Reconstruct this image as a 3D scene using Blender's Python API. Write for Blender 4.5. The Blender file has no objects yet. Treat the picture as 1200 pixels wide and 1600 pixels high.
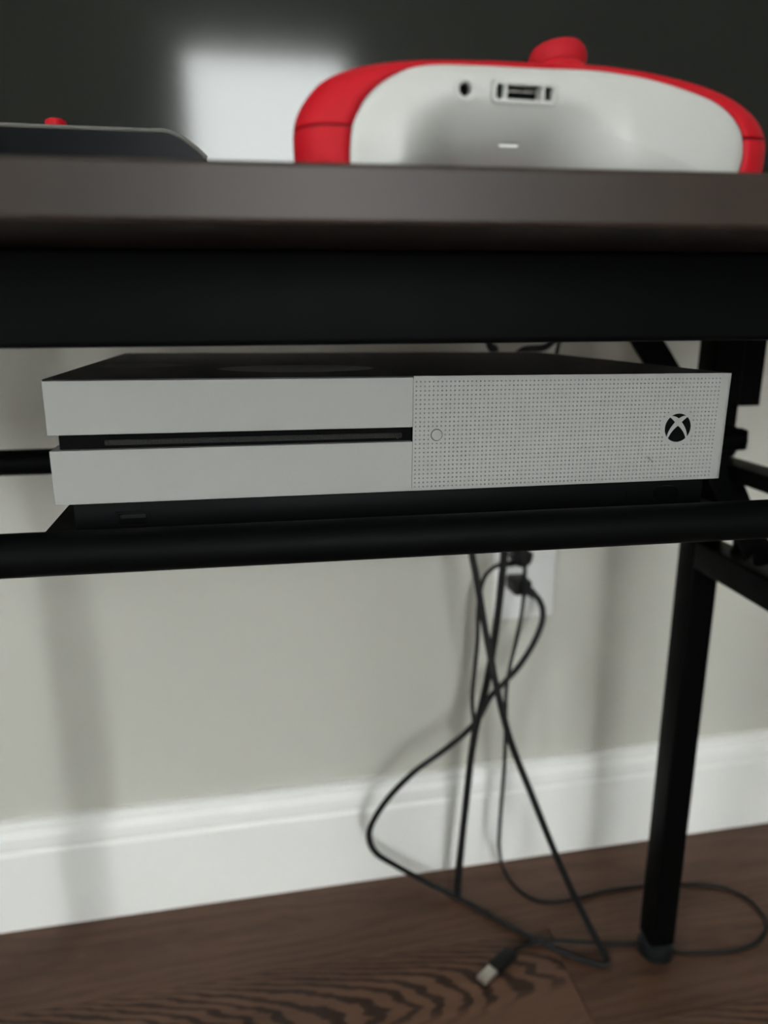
import bpy, bmesh, math, random
from mathutils import Vector, Matrix
random.seed(7)
S = bpy.context.scene
COL = S.collection
V = Vector

# ------------------------------------------------------------------ camera
FLOOR = 0.65                                   # camera solve had z=0 at the console top
F_PX = 1132.8
YAW, PITCH, ROLL = -0.18305, -0.26125, 0.00632
CAM = V((-0.07059, -0.29984, 0.02348 + FLOOR))
RM = (Matrix.Rotation(YAW, 3, 'Z') @ Matrix.Rotation(PITCH, 3, 'X') @
      Matrix(((math.cos(ROLL), 0, math.sin(ROLL)), (0, 1, 0), (-math.sin(ROLL), 0, math.cos(ROLL)))))
cd = bpy.data.cameras.new('camera'); co = bpy.data.objects.new('camera', cd); COL.objects.link(co)
m3 = Matrix((RM.col[0], RM.col[2], -RM.col[1])).transposed()
co.matrix_world = Matrix.Translation(CAM) @ m3.to_4x4()
cd.sensor_fit = 'VERTICAL'; cd.sensor_height = 36.0; cd.lens = F_PX / 1600 * 36
cd.clip_start = 0.01; cd.clip_end = 50
cd.dof.use_dof = True; cd.dof.focus_distance = 0.315; cd.dof.aperture_fstop = 7.0
S.camera = co

# ------------------------------------------------------------------ world, light, exposure
W = bpy.data.worlds.new('sky'); S.world = W; W.use_nodes = True
bg = W.node_tree.nodes['Background']; bg.inputs[0].default_value = (0.95, 1.0, 0.985, 1); bg.inputs[1].default_value = 9.0
WX0, WX1, WZ0, WZ1, WY = -0.30, 0.48, 0.30, 1.86, -3.0        # the window behind the camera
LWX, VY0, VY1, VZ0, VZ1 = -1.5, -1.28, -0.90, 0.06, 2.25   # unseen tall narrow one, added in the left wall for side light
def portal(loc, w, h, rz):
    L = bpy.data.lights.new('window_daylight', 'AREA'); L.shape = 'RECTANGLE'; L.size = w; L.size_y = h
    L.cycles.is_portal = True
    o = bpy.data.objects.new('window_daylight', L); COL.objects.link(o)
    o.location = loc; o.rotation_euler = (math.pi / 2, 0, rz)
portal(((WX0 + WX1) / 2, WY - 0.12, (WZ0 + WZ1) / 2), WX1 - WX0, WZ1 - WZ0, math.pi)
portal((LWX - 0.115, (VY0 + VY1) / 2, (VZ0 + VZ1) / 2), VY1 - VY0, VZ1 - VZ0, math.pi / 2)
S.view_settings.view_transform = 'Standard'; S.view_settings.look = 'None'
S.view_settings.gamma = 1; S.view_settings.use_curve_mapping = False
S.view_settings.exposure = 1.14

# ------------------------------------------------------------------ helpers
def ray(u, v): return RM @ V(((u - 600) / F_PX, 1, -(v - 800) / F_PX))
def P(u, v, y):
    d = ray(u, v); return CAM + d * ((y - CAM.y) / d.y)
def F(u, v, h=0.0):
    d = ray(u, v); return CAM + d * ((h - CAM.z) / d.z)

def mat(name, col, rough=0.5, metal=0.0, spec=0.5, noise=0.0, nscale=60, bump=0.0, bscale=400, coat=0.0):
    m = bpy.data.materials.new(name); m.use_nodes = True
    nt = m.node_tree; b = nt.nodes['Principled BSDF']
    b.inputs['Base Color'].default_value = (*col, 1); b.inputs['Roughness'].default_value = rough
    b.inputs['Metallic'].default_value = metal; b.inputs['Specular IOR Level'].default_value = spec
    b.inputs['Coat Weight'].default_value = coat
    tc = nt.nodes.new('ShaderNodeTexCoord')
    n = nt.nodes.new('ShaderNodeTexNoise'); n.inputs['Scale'].default_value = nscale; n.inputs['Detail'].default_value = 4
    nt.links.new(tc.outputs['Object'], n.inputs['Vector'])
    mr = nt.nodes.new('ShaderNodeMapRange'); mr.inputs[3].default_value = max(0.02, rough - 0.06); mr.inputs[4].default_value = min(1, rough + 0.06)
    nt.links.new(n.outputs['Fac'], mr.inputs[0]); nt.links.new(mr.outputs[0], b.inputs['Roughness'])
    if noise:
        mx = nt.nodes.new('ShaderNodeMix'); mx.data_type = 'RGBA'
        mx.inputs[6].default_value = (*[c * (1 - noise) for c in col], 1); mx.inputs[7].default_value = (*[min(1, c * (1 + noise)) for c in col], 1)
        nt.links.new(n.outputs['Fac'], mx.inputs[0]); nt.links.new(mx.outputs[2], b.inputs['Base Color'])
    if bump:
        n2 = nt.nodes.new('ShaderNodeTexNoise'); n2.inputs['Scale'].default_value = bscale
        nt.links.new(tc.outputs['Object'], n2.inputs['Vector'])
        bp = nt.nodes.new('ShaderNodeBump'); bp.inputs['Strength'].default_value = bump; bp.inputs['Distance'].default_value = 0.001
        nt.links.new(n2.outputs['Fac'], bp.inputs['Height']); nt.links.new(bp.outputs[0], b.inputs['Normal'])
    return m

def NN(nt, typ, **kw):
    n = nt.nodes.new(typ)
    for k, v in kw.items(): setattr(n, k, v)
    return n
def math_(nt, op, a, b=None, c=None):
    n = NN(nt, 'ShaderNodeMath', operation=op)
    for i, x in enumerate((a, b, c)):
        if x is None: continue
        if isinstance(x, (int, float)): n.inputs[i].default_value = x
        else: nt.links.new(x, n.inputs[i])
    return n.outputs[0]

def wood_mat(name, c_dark, c_light, rough, fx, fy, warp, fine=1.0, fig=0.75):
    """cathedral figure: growth rings cut by the board face, plus fine straight pores"""
    m = bpy.data.materials.new(name); m.use_nodes = True; nt = m.node_tree; b = nt.nodes['Principled BSDF']
    tc = NN(nt, 'ShaderNodeTexCoord'); oi = NN(nt, 'ShaderNodeObjectInfo')
    sep = NN(nt, 'ShaderNodeSeparateXYZ'); nt.links.new(tc.outputs['Object'], sep.inputs[0])
    rnd = math_(nt, 'MULTIPLY', oi.outputs['Random'], 37.0)
    X = math_(nt, 'ADD', sep.outputs[0], rnd)
    cmb = NN(nt, 'ShaderNodeCombineXYZ'); nt.links.new(X, cmb.inputs[0]); nt.links.new(sep.outputs[1], cmb.inputs[1]); nt.links.new(rnd, cmb.inputs[2])
    def noise(sx, sy, scale, det=3):
        mp = NN(nt, 'ShaderNodeMapping'); mp.inputs['Scale'].default_value = (sx, sy, 1); nt.links.new(cmb.outputs[0], mp.inputs[0])
        n = NN(nt, 'ShaderNodeTexNoise'); n.inputs['Scale'].default_value = scale; n.inputs['Detail'].default_value = det
        nt.links.new(mp.outputs[0], n.inputs['Vector']); return n.outputs['Fac']
    wob = noise(2, 9, 1.6, 2)
    cen = math_(nt, 'MULTIPLY', math_(nt, 'SUBTRACT', noise(1.2, 0, 1.0, 1), 0.5), 0.05)
    dy = math_(nt, 'SUBTRACT', sep.outputs[1], cen)
    par = math_(nt, 'MULTIPLY', math_(nt, 'MULTIPLY', dy, dy), fy)
    ph = math_(nt, 'ADD', math_(nt, 'ADD', math_(nt, 'MULTIPLY', X, fx), par), math_(nt, 'MULTIPLY', wob, warp))
    jag = math_(nt, 'MULTIPLY', noise(14, 60, 1.5, 4), 1.3)
    ph = math_(nt, 'ADD', ph, jag)
    sn = math_(nt, 'SINE', math_(nt, 'MULTIPLY', ph, 6.283))
    band = NN(nt, 'ShaderNodeMapRange', interpolation_type='SMOOTHSTEP'); band.inputs[1].default_value = -0.3; band.inputs[2].default_value = 0.7
    nt.links.new(sn, band.inputs[0])
    msk = NN(nt, 'ShaderNodeMapRange', interpolation_type='SMOOTHSTEP'); msk.inputs[1].default_value = 0.30; msk.inputs[2].default_value = 0.50
    nt.links.new(noise(1.5, 8, 1.3, 2), msk.inputs[0])
    pores = noise(12, 420, 1.5, 4)
    streak = noise(3, 60, 1.0, 3)
    f1 = math_(nt, 'MULTIPLY', math_(nt, 'MULTIPLY', band.outputs[0], msk.outputs[0]), fig)
    f = math_(nt, 'ADD', math_(nt, 'SUBTRACT', 0.72, f1), math_(nt, 'MULTIPLY', math_(nt, 'SUBTRACT', pores, 0.5), 0.9 * fine))
    f = math_(nt, 'ADD', f, math_(nt, 'MULTIPLY', math_(nt, 'SUBTRACT', streak, 0.5), 0.9))
    f = math_(nt, 'ADD', f, math_(nt, 'MULTIPLY', math_(nt, 'SUBTRACT', oi.outputs['Random'], 0.5), 0.15))
    mx = NN(nt, 'ShaderNodeMix', data_type='RGBA'); mx.inputs[6].default_value = (*c_dark, 1); mx.inputs[7].default_value = (*c_light, 1)
    nt.links.new(f, mx.inputs[0]); nt.links.new(mx.outputs[2], b.inputs['Base Color'])
    b.inputs['Roughness'].default_value = rough; b.inputs['Specular IOR Level'].default_value = 0.3
    bp = NN(nt, 'ShaderNodeBump'); bp.inputs['Strength'].default_value = 0.15; bp.inputs['Distance'].default_value = 0.0006
    nt.links.new(pores, bp.inputs['Height']); nt.links.new(bp.outputs[0], b.inputs['Normal'])
    return m

M = dict(
    wall=mat('wall_paint', (0.555, 0.545, 0.495), 0.85, noise=0.02, nscale=3, bump=0.15, bscale=300),
    trim=mat('trim_paint', (0.90, 0.90, 0.88), 0.45, noise=0.01),
    ceil=mat('ceiling_paint', (0.8, 0.8, 0.78), 0.9),
    steel=mat('black_steel', (0.0020, 0.0022, 0.0023), 0.5, spec=0.045),
    foot=mat('foot_plastic', (0.007, 0.009, 0.010), 0.35, spec=0.2),
    shell=mat('white_plastic', (0.305, 0.307, 0.293), 0.6, spec=0.3, noise=0.015, nscale=12, bump=0.1, bscale=1500),
    base=mat('black_plastic', (0.004, 0.0044, 0.0048), 0.5, spec=0.06),
    hole=mat('dark_recess', (0.003, 0.003, 0.003), 0.8, spec=0.05),
    felt=mat('slot_felt', (0.011, 0.011, 0.010), 0.9, noise=0.6, nscale=300, bump=0.6, bscale=1200),
    emblem=mat('emblem_black', (0.002, 0.003, 0.003), 0.3, spec=0.1),
    red=mat('red_plastic', (0.40, 0.004, 0.011), 0.5, spec=0.15, noise=0.03, bump=0.25, bscale=2500),
    redcore=mat('dark_red_plastic', (0.10, 0.003, 0.006), 0.6),
    rubber=mat('red_rubber', (0.36, 0.005, 0.012), 0.6, spec=0.2, bump=0.3, bscale=3000),
    white=mat('pad_white_plastic', (0.41, 0.412, 0.393), 0.42, noise=0.01, bump=0.15, bscale=2000),
    metal=mat('plug_metal', (0.62, 0.58, 0.53), 0.3, metal=0.9),
    cable=mat('cable_black', (0.008, 0.0085, 0.0085), 0.45, spec=0.2),
    plate=mat('outlet_white', (0.80, 0.80, 0.79), 0.35),
    gloss=mat('black_gloss', (0.006, 0.007, 0.008), 0.25, spec=0.05),
    glint=mat('grey_glint', (0.10, 0.096, 0.088), 0.4),  # paler grey that stands in for the highlight on the box edge
    bezel=mat('tv_bezel', (0.008, 0.008, 0.009), 0.35),
    screen=mat('tv_screen', (0.010, 0.011, 0.0095), 0.09, spec=0.5, nscale=0.01),
    sash=mat('window_frame_paint', (0.82, 0.82, 0.80), 0.4),
)
M['tabletop'] = wood_mat('tabletop_espresso', (0.006, 0.004, 0.003), (0.034, 0.021, 0.016), 0.40, 3, 600, 1.0, 1.0, 0.3)
M['floor'] = wood_mat('floor_oak', (0.026, 0.0115, 0.0065), (0.155, 0.080, 0.050), 0.45, 30, 1300, 3.2, 0.5, 0.75)
M['floor_plain'] = wood_mat('floor_oak_plain', (0.034, 0.0155, 0.009), (0.125, 0.064, 0.040), 0.45, 3, 900, 3.0, 0.6, 0.25)

def link(name, me, m, parent=None):
    o = bpy.data.objects.new(name, me); COL.objects.link(o)
    if m and not me.materials: me.materials.append(m)
    if parent: o.parent = parent
    return o
def obj(name, bm, m, parent=None, smooth=False):
    bmesh.ops.recalc_face_normals(bm, faces=bm.faces)
    me = bpy.data.meshes.new(name); bm.to_mesh(me); bm.free()
    if smooth:
        for p in me.polygons: p.use_smooth = True
        try: me.set_sharp_from_angle(angle=math.radians(38))
        except Exception: pass
    return link(name, me, m, parent)
def empty(name, loc, label=None, cat=None, group=None, rot=None):
    o = bpy.data.objects.new(name, None); COL.objects.link(o); o.location = loc; o.empty_display_size = 0.05
    if rot is not None: o.rotation_euler = rot
    tag(o, label, cat, group); return o
def tag(o, label=None, cat=None, group=None, kind=None):
    if label: o['label'] = label
    if cat: o['category'] = cat
    if group: o['group'] = group
    if kind: o['kind'] = kind
    return o
def box(bm, x0, x1, y0, y1, z0, z1, bev=0.0, seg=2):
    r = bmesh.ops.create_cube(bm, size=1)
    for v in r['verts']:
        v.co = V((x0 if v.co.x < 0 else x1, y0 if v.co.y < 0 else y1, z0 if v.co.z < 0 else z1))
    if bev:
        es = {e for v in r['verts'] for e in v.link_edges}
        bmesh.ops.bevel(bm, geom=list(es), offset=bev, segments=seg, affect='EDGES', profile=0.5)
    return bm
def nb(): return bmesh.new()
def cyl(bm, a, b, r, n=32, r2=None, cap=True):
    a, b = V(a), V(b); d = (b - a); L = d.length
    q = d.to_track_quat('Z', 'Y').to_matrix().to_4x4()
    bmesh.ops.create_cone(bm, cap_ends=cap, segments=n, radius1=r, radius2=r if r2 is None else r2, depth=L,
                          matrix=Matrix.Translation((a + b) / 2) @ q)
    return bm
def crom(pts, k=10):
    out = []; n = len(pts)
    for i in range(n - 1):
        p0 = pts[max(0, i - 1)]; p1 = pts[i]; p2 = pts[i + 1]; p3 = pts[min(n - 1, i + 2)]
        for j in range(k):
            t = j / k
            out.append(0.5 * ((2 * p1) + (p2 - p0) * t + (2 * p0 - 5 * p1 + 4 * p2 - p3) * t * t + (3 * p1 - p0 - 3 * p2 + p3) * t ** 3))
    out.append(pts[-1]); return out
def tube(bm, pts, r, n=12, flat=1.0, k=8, taper=None):
    c = crom([V(p) for p in pts], k); rings = []
    up = V((0, 1, 0.05)).normalized()
    for i, p in enumerate(c):
        t = (c[min(i + 1, len(c) - 1)] - c[max(i - 1, 0)]).normalized()
        s = t.cross(up); s = s.normalized() if s.length > 1e-4 else V((1, 0, 0))
        w = s.cross(t).normalized(); rr = r if taper is None else r * taper(i / (len(c) - 1))
        rings.append([bm.verts.new(p + s * (math.cos(a) * rr) + w * (math.sin(a) * rr * flat)) for a in [2 * math.pi * q / n for q in range(n)]])
    for a, b in zip(rings, rings[1:]):
        for q in range(n): bm.faces.new((a[q], a[(q + 1) % n], b[(q + 1) % n], b[q]))
    bm.faces.new(rings[0][::-1]); bm.faces.new(rings[-1]); return bm
def lathe(bm, prof, M4=Matrix(), n=40):
    """prof: (radius, height) pairs, revolved about local Z"""
    rings = []
    for r, h in prof:
        if r < 1e-6: rings.append([bm.verts.new(M4 @ V((0, 0, h)))])
        else: rings.append([bm.verts.new(M4 @ V((r * math.cos(2 * math.pi * q / n), r * math.sin(2 * math.pi * q / n), h))) for q in range(n)])
    for a, b in zip(rings, rings[1:]):
        for q in range(n):
            q2 = (q + 1) % n
            if len(a) == 1 and len(b) == 1: continue
            if len(a) == 1: bm.faces.new((a[0], b[q], b[q2]))
            elif len(b) == 1: bm.faces.new((a[q], a[q2], b[0]))
            else: bm.faces.new((a[q], a[q2], b[q2], b[q]))
    return bm
def poly_prism(bm, pts, y0, y1):
    """polygon in x-z, extruded along y"""
    a = [bm.verts.new((x, y0, z)) for x, z in pts]; b = [bm.verts.new((x, y1, z)) for x, z in pts]; n = len(pts)
    bm.faces.new(a); bm.faces.new(b[::-1])
    for i in range(n): bm.faces.new((a[i], b[i], b[(i + 1) % n], a[(i + 1) % n]))
    return bm

# ------------------------------------------------------------------ the room
RX0, RX1, RYB, RYF, RZ = LWX, 3.1, 0.4575, -3.0, 2.5
def st(o): o['kind'] = 'structure'; return o
sub = st(obj('floor', box(nb(), RX0, RX1, RYF, RYB, -0.08, -0.012), M['hole']))
# floor boards run along the wall
PW = 0.125
def plank_mesh(L, m):
    bm = box(nb(), -L / 2, L / 2, -PW / 2 + 0.0002, PW / 2 - 0.0002, -0.012, 0.0, 0.0005, 1)
    bmesh.ops.recalc_face_normals(bm, faces=bm.faces)
    me = bpy.data.meshes.new('plank'); bm.to_mesh(me); bm.free(); me.materials.append(M[m]); return me
pm = {}
row = 0; ytop = 0.4575
while ytop > RYF + 0.01:
    w = min(PW, ytop - RYF); yc = ytop - PW / 2
    joints = {0: [-1.3, 0.61, 1.8], 1: [-1.0, 0.232, 1.45], 2: [-0.65, 0.9, 2.0]}.get(row) or [RX0 + 0.5 + random.random() * 0.9 + 1.25 * k for k in range(3)]
    xs = [RX0] + [j for j in joints if RX0 + 0.1 < j < RX1 - 0.1] + [RX1]
    for a, b in zip(xs, xs[1:]):
        L = round(b - a - 0.0006, 4)
        kd = 'floor' if (row == 1 and b < 0.3) or (row > 1 and random.random() < 0.5) else 'floor_plain'
        if (L, kd) not in pm: pm[(L, kd)] = plank_mesh(L, kd)
        o = bpy.data.objects.new('plank', pm[(L, kd)]); COL.objects.link(o); o.parent = sub; o.location = ((a + b) / 2, yc, 0)
    ytop -= PW; row += 1
st(obj('wall_back', box(nb(), RX0, RX1, RYB, RYB + 0.12, 0, RZ), M['wall']))
bm = nb()
for a in ((RYF, VY0, 0, RZ), (VY1, RYB, 0, RZ), (VY0, VY1, 0, VZ0), (VY0, VY1, VZ1, RZ)): box(bm, RX0 - 0.14, RX0, a[0], a[1], a[2], a[3])
st(obj('wall_left', bm, M['wall']))
st(obj('wall_right', box(nb(), RX1, RX1 + 0.12, RYF, RYB, 0, RZ), M['wall']))
st(obj('ceiling', box(nb(), RX0, RX1, RYF, RYB, RZ, RZ + 0.1), M['ceil']))
bm = nb()
for a in ((RX0, WX0, 0, RZ), (WX1, RX1, 0, RZ), (WX0, WX1, 0, WZ0), (WX0, WX1, WZ1, RZ)): box(bm, a[0], a[1], RYF - 0.14, RYF, a[2], a[3])
st(obj('wall_front', bm, M['wall']))
# windows
gm = bpy.data.materials.new('window_glass'); gm.use_nodes = True; nt = gm.node_tree; nt.nodes.remove(nt.nodes['Principled BSDF'])
tr = NN(nt, 'ShaderNodeBsdfTransparent'); gl = NN(nt, 'ShaderNodeBsdfGlossy'); gl.inputs['Roughness'].default_value = 0.02
ms = NN(nt, 'ShaderNodeMixShader'); ms.inputs[0].default_value = 0.05
nt.links.new(tr.outputs[0], ms.inputs[1]); nt.links.new(gl.outputs[0], ms.inputs[2]); nt.links.new(ms.outputs[0], nt.nodes['Material Output'].inputs[0])
fw = 0.035
def window(name, loc, w, h, rail, rz):
    """built facing +Y (into the room) about its sill centre"""
    win = st(empty(name, loc, rot=(0, 0, rz)))
    def wbox(nm, a0, a1, z0, z1, y0, y1, m, bev=0.003): return obj(nm, box(nb(), a0, a1, y0, y1, z0, z1, bev), m, win)
    a = w / 2
    for nm, q in (('stile', (-a, -a + fw, 0, h)), ('stile', (a - fw, a, 0, h)), ('rail', (-a + fw, a - fw, h - fw, h)), ('rail', (-a + fw, a - fw, 0, fw)), ('meeting_rail', (-a + fw, a - fw, rail, rail + 0.035))):
        wbox(nm, *q, -0.10, -0.05, M['sash'])
    wbox('casing', -a - 0.07, -a, -0.07, h + 0.07, 0, 0.018, M['sash']); wbox('casing', a, a + 0.07, -0.07, h + 0.07, 0, 0.018, M['sash'])
    wbox('casing', -a, a, h, h + 0.07, 0, 0.018, M['sash']); wbox('sill', -a, a, -0.04, 0, 0, 0.05, M['sash'])
    wbox('pane', -a + fw, a - fw, fw, rail, -0.078, -0.074, gm, 0); wbox('pane', -a + fw, a - fw, rail + 0.035, h - fw, -0.078, -0.074, gm, 0)
window('window_1', ((WX0 + WX1) / 2, RYF, WZ0), WX1 - WX0, WZ1 - WZ0, 0.68, 0)
window('added_side_window', (RX0, (VY0 + VY1) / 2, VZ0), VY1 - VY0, VZ1 - VZ0, 1.05, -math.pi / 2)  # added out of view to brighten the left and cast the leg shadow

# baseboard: a moulded profile swept along the wall
prof = [(0, 0), (-0.0150, 0), (-0.0150, 0.098), (-0.0135, 0.101), (-0.0125, 0.103), (-0.0135, 0.106), (-0.0135, 0.111), (-0.0125, 0.118),
        (-0.0095, 0.123), (-0.0085, 0.126), (-0.0105, 0.128), (-0.0105, 0.132), (-0.008, 0.1355), (-0.003, 0.137), (0, 0.137)]
def baseboard(name, a, b, nrm):
    bm = nb(); A = []; B = []
    for d, z in prof:
        A.append(bm.verts.new(V(a) - V(nrm) * d + V((0, 0, z)))); B.append(bm.verts.new(V(b) - V(nrm) * d + V((0, 0, z))))
    n = len(prof)
    for i in range(n): bm.faces.new((A[i], A[(i + 1) % n], B[(i + 1) % n], B[i]))
    bm.faces.new(A); bm.faces.new(B[::-1])
    return st(obj(name, bm, M['trim']))
baseboard('baseboard_back', (RX0, RYB, 0), (RX1, RYB, 0), (0, -1, 0))
baseboard('baseboard_left', (RX0, RYF, 0), (RX0, RYB - 0.016, 0), (1, 0, 0))
baseboard('baseboard_right', (RX1, RYF, 0), (RX1, RYB - 0.016, 0), (-1, 0, 0))

# ------------------------------------------------------------------ outlet plate
ox = (P(768, 960, RYB).x + P(861, 960, RYB).x) / 2; oz0 = P(815, 963, RYB).z; pw, ph_ = 0.0375, 0.1150
out = empty('wall_outlet', (ox, RYB, oz0), 'white duplex outlet plate on the wall behind the hanging cables', 'outlet')
bm = box(nb(), -pw, pw, -0.006, 0, 0, ph_, 0.0035, 3); obj('cover_plate', bm, M['plate'], out, True)
for zz in (0.038, 0.077):
    bm = nb(); box(bm, -0.0165, 0.0165, -0.0075, -0.005, zz - 0.0135, zz + 0.0135, 0.001, 2); s = obj('receptacle', bm, M['plate'], out)
    bm = nb(); box(bm, -0.0075, -0.0055, -0.0078, -0.0074, zz - 0.003, zz + 0.005); box(bm, 0.0055, 0.0075, -0.0078, -0.0074, zz - 0.002, zz + 0.005)
    cyl(bm, (0, -0.0078, zz - 0.0085), (0, -0.0074, zz - 0.0085), 0.0024, 16); obj('slots', bm, M['hole'], s)
bm = nb(); lathe(bm, [(0.0, 0.0012), (0.002, 0.001), (0.0032, 0.0)], Matrix.Translation((0, -0.006, 0.0575)) @ Matrix.Rotation(math.pi / 2, 4, 'X'), 20); obj('screw', bm, M['metal'], out, True)

# ------------------------------------------------------------------ table (own frame, turned a little from the wall)
TA = -0.03822
tb = empty('console_table', (0, 0, 0), 'dark wood topped table on a black square-tube metal frame with a lower shelf bar', 'table', rot=(0, 0, TA))
TR = Matrix.Rotation(TA, 3, 'Z'); TRi = TR.inverted()
Z = FLOOR
TX0, TX1 = -0.56, 0.50
ttop = obj('tabletop', box(nb(), TX0, TX1, -0.112, 0.345, Z + 0.0459, Z + 0.0600, 0.0012, 2), M['tabletop'], tb)
LX1 = (0.3115, 0.3385); LX0 = (-0.4190, -0.3920)
zt = Z + 0.0459
obj('apron_rail', box(nb(), LX0[0], LX1[1], -0.0466, -0.0166, Z + 0.0146, zt, 0.0022, 3), M['steel'], tb, True)
obj('apron_rail', box(nb(), LX0[1], LX1[0], 0.284, 0.308, Z + 0.024, zt, 0.002, 3), M['steel'], tb, True)
def leg(x, y0, y1, top):
    lg = obj('leg', box(nb(), x[0], x[1], y0, y1, 0.020, top, 0.0018, 3), M['steel'], tb, True)
    cx, cy = (x[0] + x[1]) / 2, (y0 + y1) / 2
    bm = nb(); lathe(bm, [(0, 0.0002), (0.0165, 0.0002), (0.0188, 0.003), (0.0188, 0.011), (0.0170, 0.0165), (0.0125, 0.0195), (0.0105, 0.0215), (0, 0.0215)], Matrix.Translation((cx, cy, 0)), 36)
    obj('foot', bm, M['foot'], lg, True)
leg(LX1, 0.279, 0.306, zt); leg(LX0, 0.279, 0.306, zt)
leg(LX1, -0.0446, -0.0186, Z + 0.0146); leg(LX0, -0.0446, -0.0186, Z + 0.0146)
for x in (LX0, LX1):
    obj('lower_side_rail', box(nb(), x[0], x[1], -0.0186, 0.279, Z - 0.1995, Z - 0.1742, 0.0018, 3), M['steel'], tb, True)
    obj('upper_side_rail', box(nb(), x[0], x[1], -0.0186, 0.279, Z - 0.1095, Z - 0.0965, 0.0018, 3), M['steel'], tb, True)
    obj('top_side_rail', box(nb(), x[0], x[1], -0.0166, 0.279, Z + 0.0226, zt, 0.0018, 3), M['steel'], tb, True)
    s = 1 if x is LX1 else -1
    e = x[1] if s > 0 else x[0]
    # hinge plate and its round knob beside the rear leg
    a, b = sorted((e, e + s * 0.0225)); obj('hinge_plate', box(nb(), a, b, 0.283, 0.303, Z - 0.0530, zt, 0.001, 2), M['steel'], tb)
    kx = e + s * 0.001
    bm = nb(); lathe(bm, [(0, -0.006), (0.0125, -0.006), (0.0145, -0.004), (0.0145, 0.004), (0.0125, 0.006), (0, 0.006)],
                     Matrix.Translation((kx, 0.300, Z - 0.0905)) @ Matrix.Rotation(math.pi / 2, 4, 'X'), 36)
    obj('hinge_knob', bm, M['steel'], tb, True)
# shelf bars: round tubes, the front one is the lip the console sits behind
def lt(p): return TRi @ V(p)
fb = lt(P(600, 0.5 * (807 + 872.5), -0.0205)); fr = 0.0086
bm = nb(); cyl(bm, (LX0[0] + 0.002, -0.0215, fb.z), (LX1[1] - 0.002, -0.0215, fb.z), fr, 40); obj('shelf_bar', bm, M['steel'], tb, True)
rz = 0.5 * (P(30, 703, 0.2465).z + P(30, 742, 0.2465).z)
bm = nb(); cyl(bm, (LX0[1] - 0.004, 0.2378, rz), (LX1[0] + 0.004, 0.2378, rz), 0.0092, 40); obj('shelf_bar', bm, M['steel'], tb, True)
for x in (LX0, LX1):    # upright lugs that carry the shelf bars on the side frames
    xx = (x[0] + x[1]) / 2; ex = x[0] if x is LX1 else x[1] - 0.007
    obj('bar_bracket', box(nb(), ex, ex + 0.007, 0.232, 0.279, rz - 0.0085, rz + 0.0085, 0.002, 2), M['steel'], tb)
    for yy, zz in ((-0.0215, fb.z),):
        obj('bar_bracket', box(nb(), xx - 0.011, xx + 0.011, yy - 0.011, yy + 0.011, Z - 0.0970, zz + 0.010, 0.002, 2), M['steel'], tb)
# diagonal flat brace from the rear of the frame to the side rail, on each side
def strip(bm, pts, wd, th, side):
    c = crom([V(p) for p in pts], 10); prev = None
    for i, p in enumerate(c):
        t = (c[min(i + 1, len(c) - 1)] - c[max(i - 1, 0)]).normalized()
        w = t.cross(V((0, 1, 0))).normalized(); n = t.cross(w).normalized()
        q = [bm.verts.new(p + w * a * wd / 2 + n * b * th / 2) for a, b in ((-1, -1), (1, -1), (1, 1), (-1, 1))]
        if prev:
            for k in range(4): bm.faces.new((prev[k], prev[(k + 1) % 4], q[(k + 1) % 4], q[k]))
        else: bm.faces.new(q[::-1])
        prev = q
    bm.faces.new(prev); return bm
br = [lt(P(1000, 515, 0.285)), lt(P(1012, 535, 0.285)), lt(P(1036, 575, 0.275)), lt(P(1086, 665, 0.255)), lt(P(1138, 760, 0.228)), lt(P(1160, 812, 0.212)), lt(P(1186, 868, 0.196))]
bm = strip(nb(), br, 0.024, 0.004, 1); obj('brace', bm, M['steel'], tb)
bm = nb(); cyl(bm, lt(P(1156, 835, 0.236)), lt(P(1154, 866, 0.228)), 0.0052, 20); cyl(bm, lt(P(1154, 860, 0.230)), lt(P(1154, 868, 0.228)), 0.0066, 20); obj('bolt', bm, M['steel'], tb, True)
bm = nb(); cyl(bm, lt(P(1188, 866, 0.190)), lt(P(1192, 878, 0.185)), 0.0075, 20); obj('bolt', bm, M['steel'], tb, True)
# thin shelf panel under the console
CRX = 0.01162
pan = obj('shelf_panel', box(nb(), -0.158, 0.160, -0.018, 0.240, -0.0012, 0.0, 0), M['steel'], tb)
CY = 0.01405
CK = Matrix.Rotation(CY, 3, 'Z') @ Matrix(((math.cos(CRX), 0, math.sin(CRX)), (0, 1, 0), (-math.sin(CRX), 0, math.cos(CRX))))
pan.matrix_local = (TRi @ CK).to_4x4(); pan.matrix_local.translation
pl = TRi @ (CK @ V((0, 0, -0.0660))) + V((0, 0, Z)); ml = (TRi @ CK).to_4x4(); ml.translation = pl; pan.matrix_local = ml

# ------------------------------------------------------------------ game console
cb = CK @ V((0, 0.114, -0.0655)) + V((0, 0, Z))
gc = empty('game_console', cb, 'white and black game console lying flat on the metal shelf under the tabletop', 'game console', rot=CK.to_euler())
OY, OZ = -0.114, 0.0655          # console-front coordinates -> local of the empty
def cobj(name, bm, m, parent=None, smooth=False):
    par = parent or gc
    if par is gc: bmesh.ops.translate(bm, verts=bm.verts, vec=(0, OY, OZ))
    else: bmesh.ops.translate(bm, verts=bm.verts, vec=(0, OY, OZ))
    return obj(name, bm, m, par, smooth)
HW, HB, DP = 0.1475, -0.0492, 0.228
XS = -0.0022                      # where the plain half ends
cobj('upper_shell', box(nb(), -HW, XS, 0, DP - 0.002, -0.0214, -0.0006, 0.00012, 1), M['shell'])
cobj('lower_shell', box(nb(), -HW, XS, 0, DP - 0.002, HB, -0.0276, 0.00012, 1), M['shell'])
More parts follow.
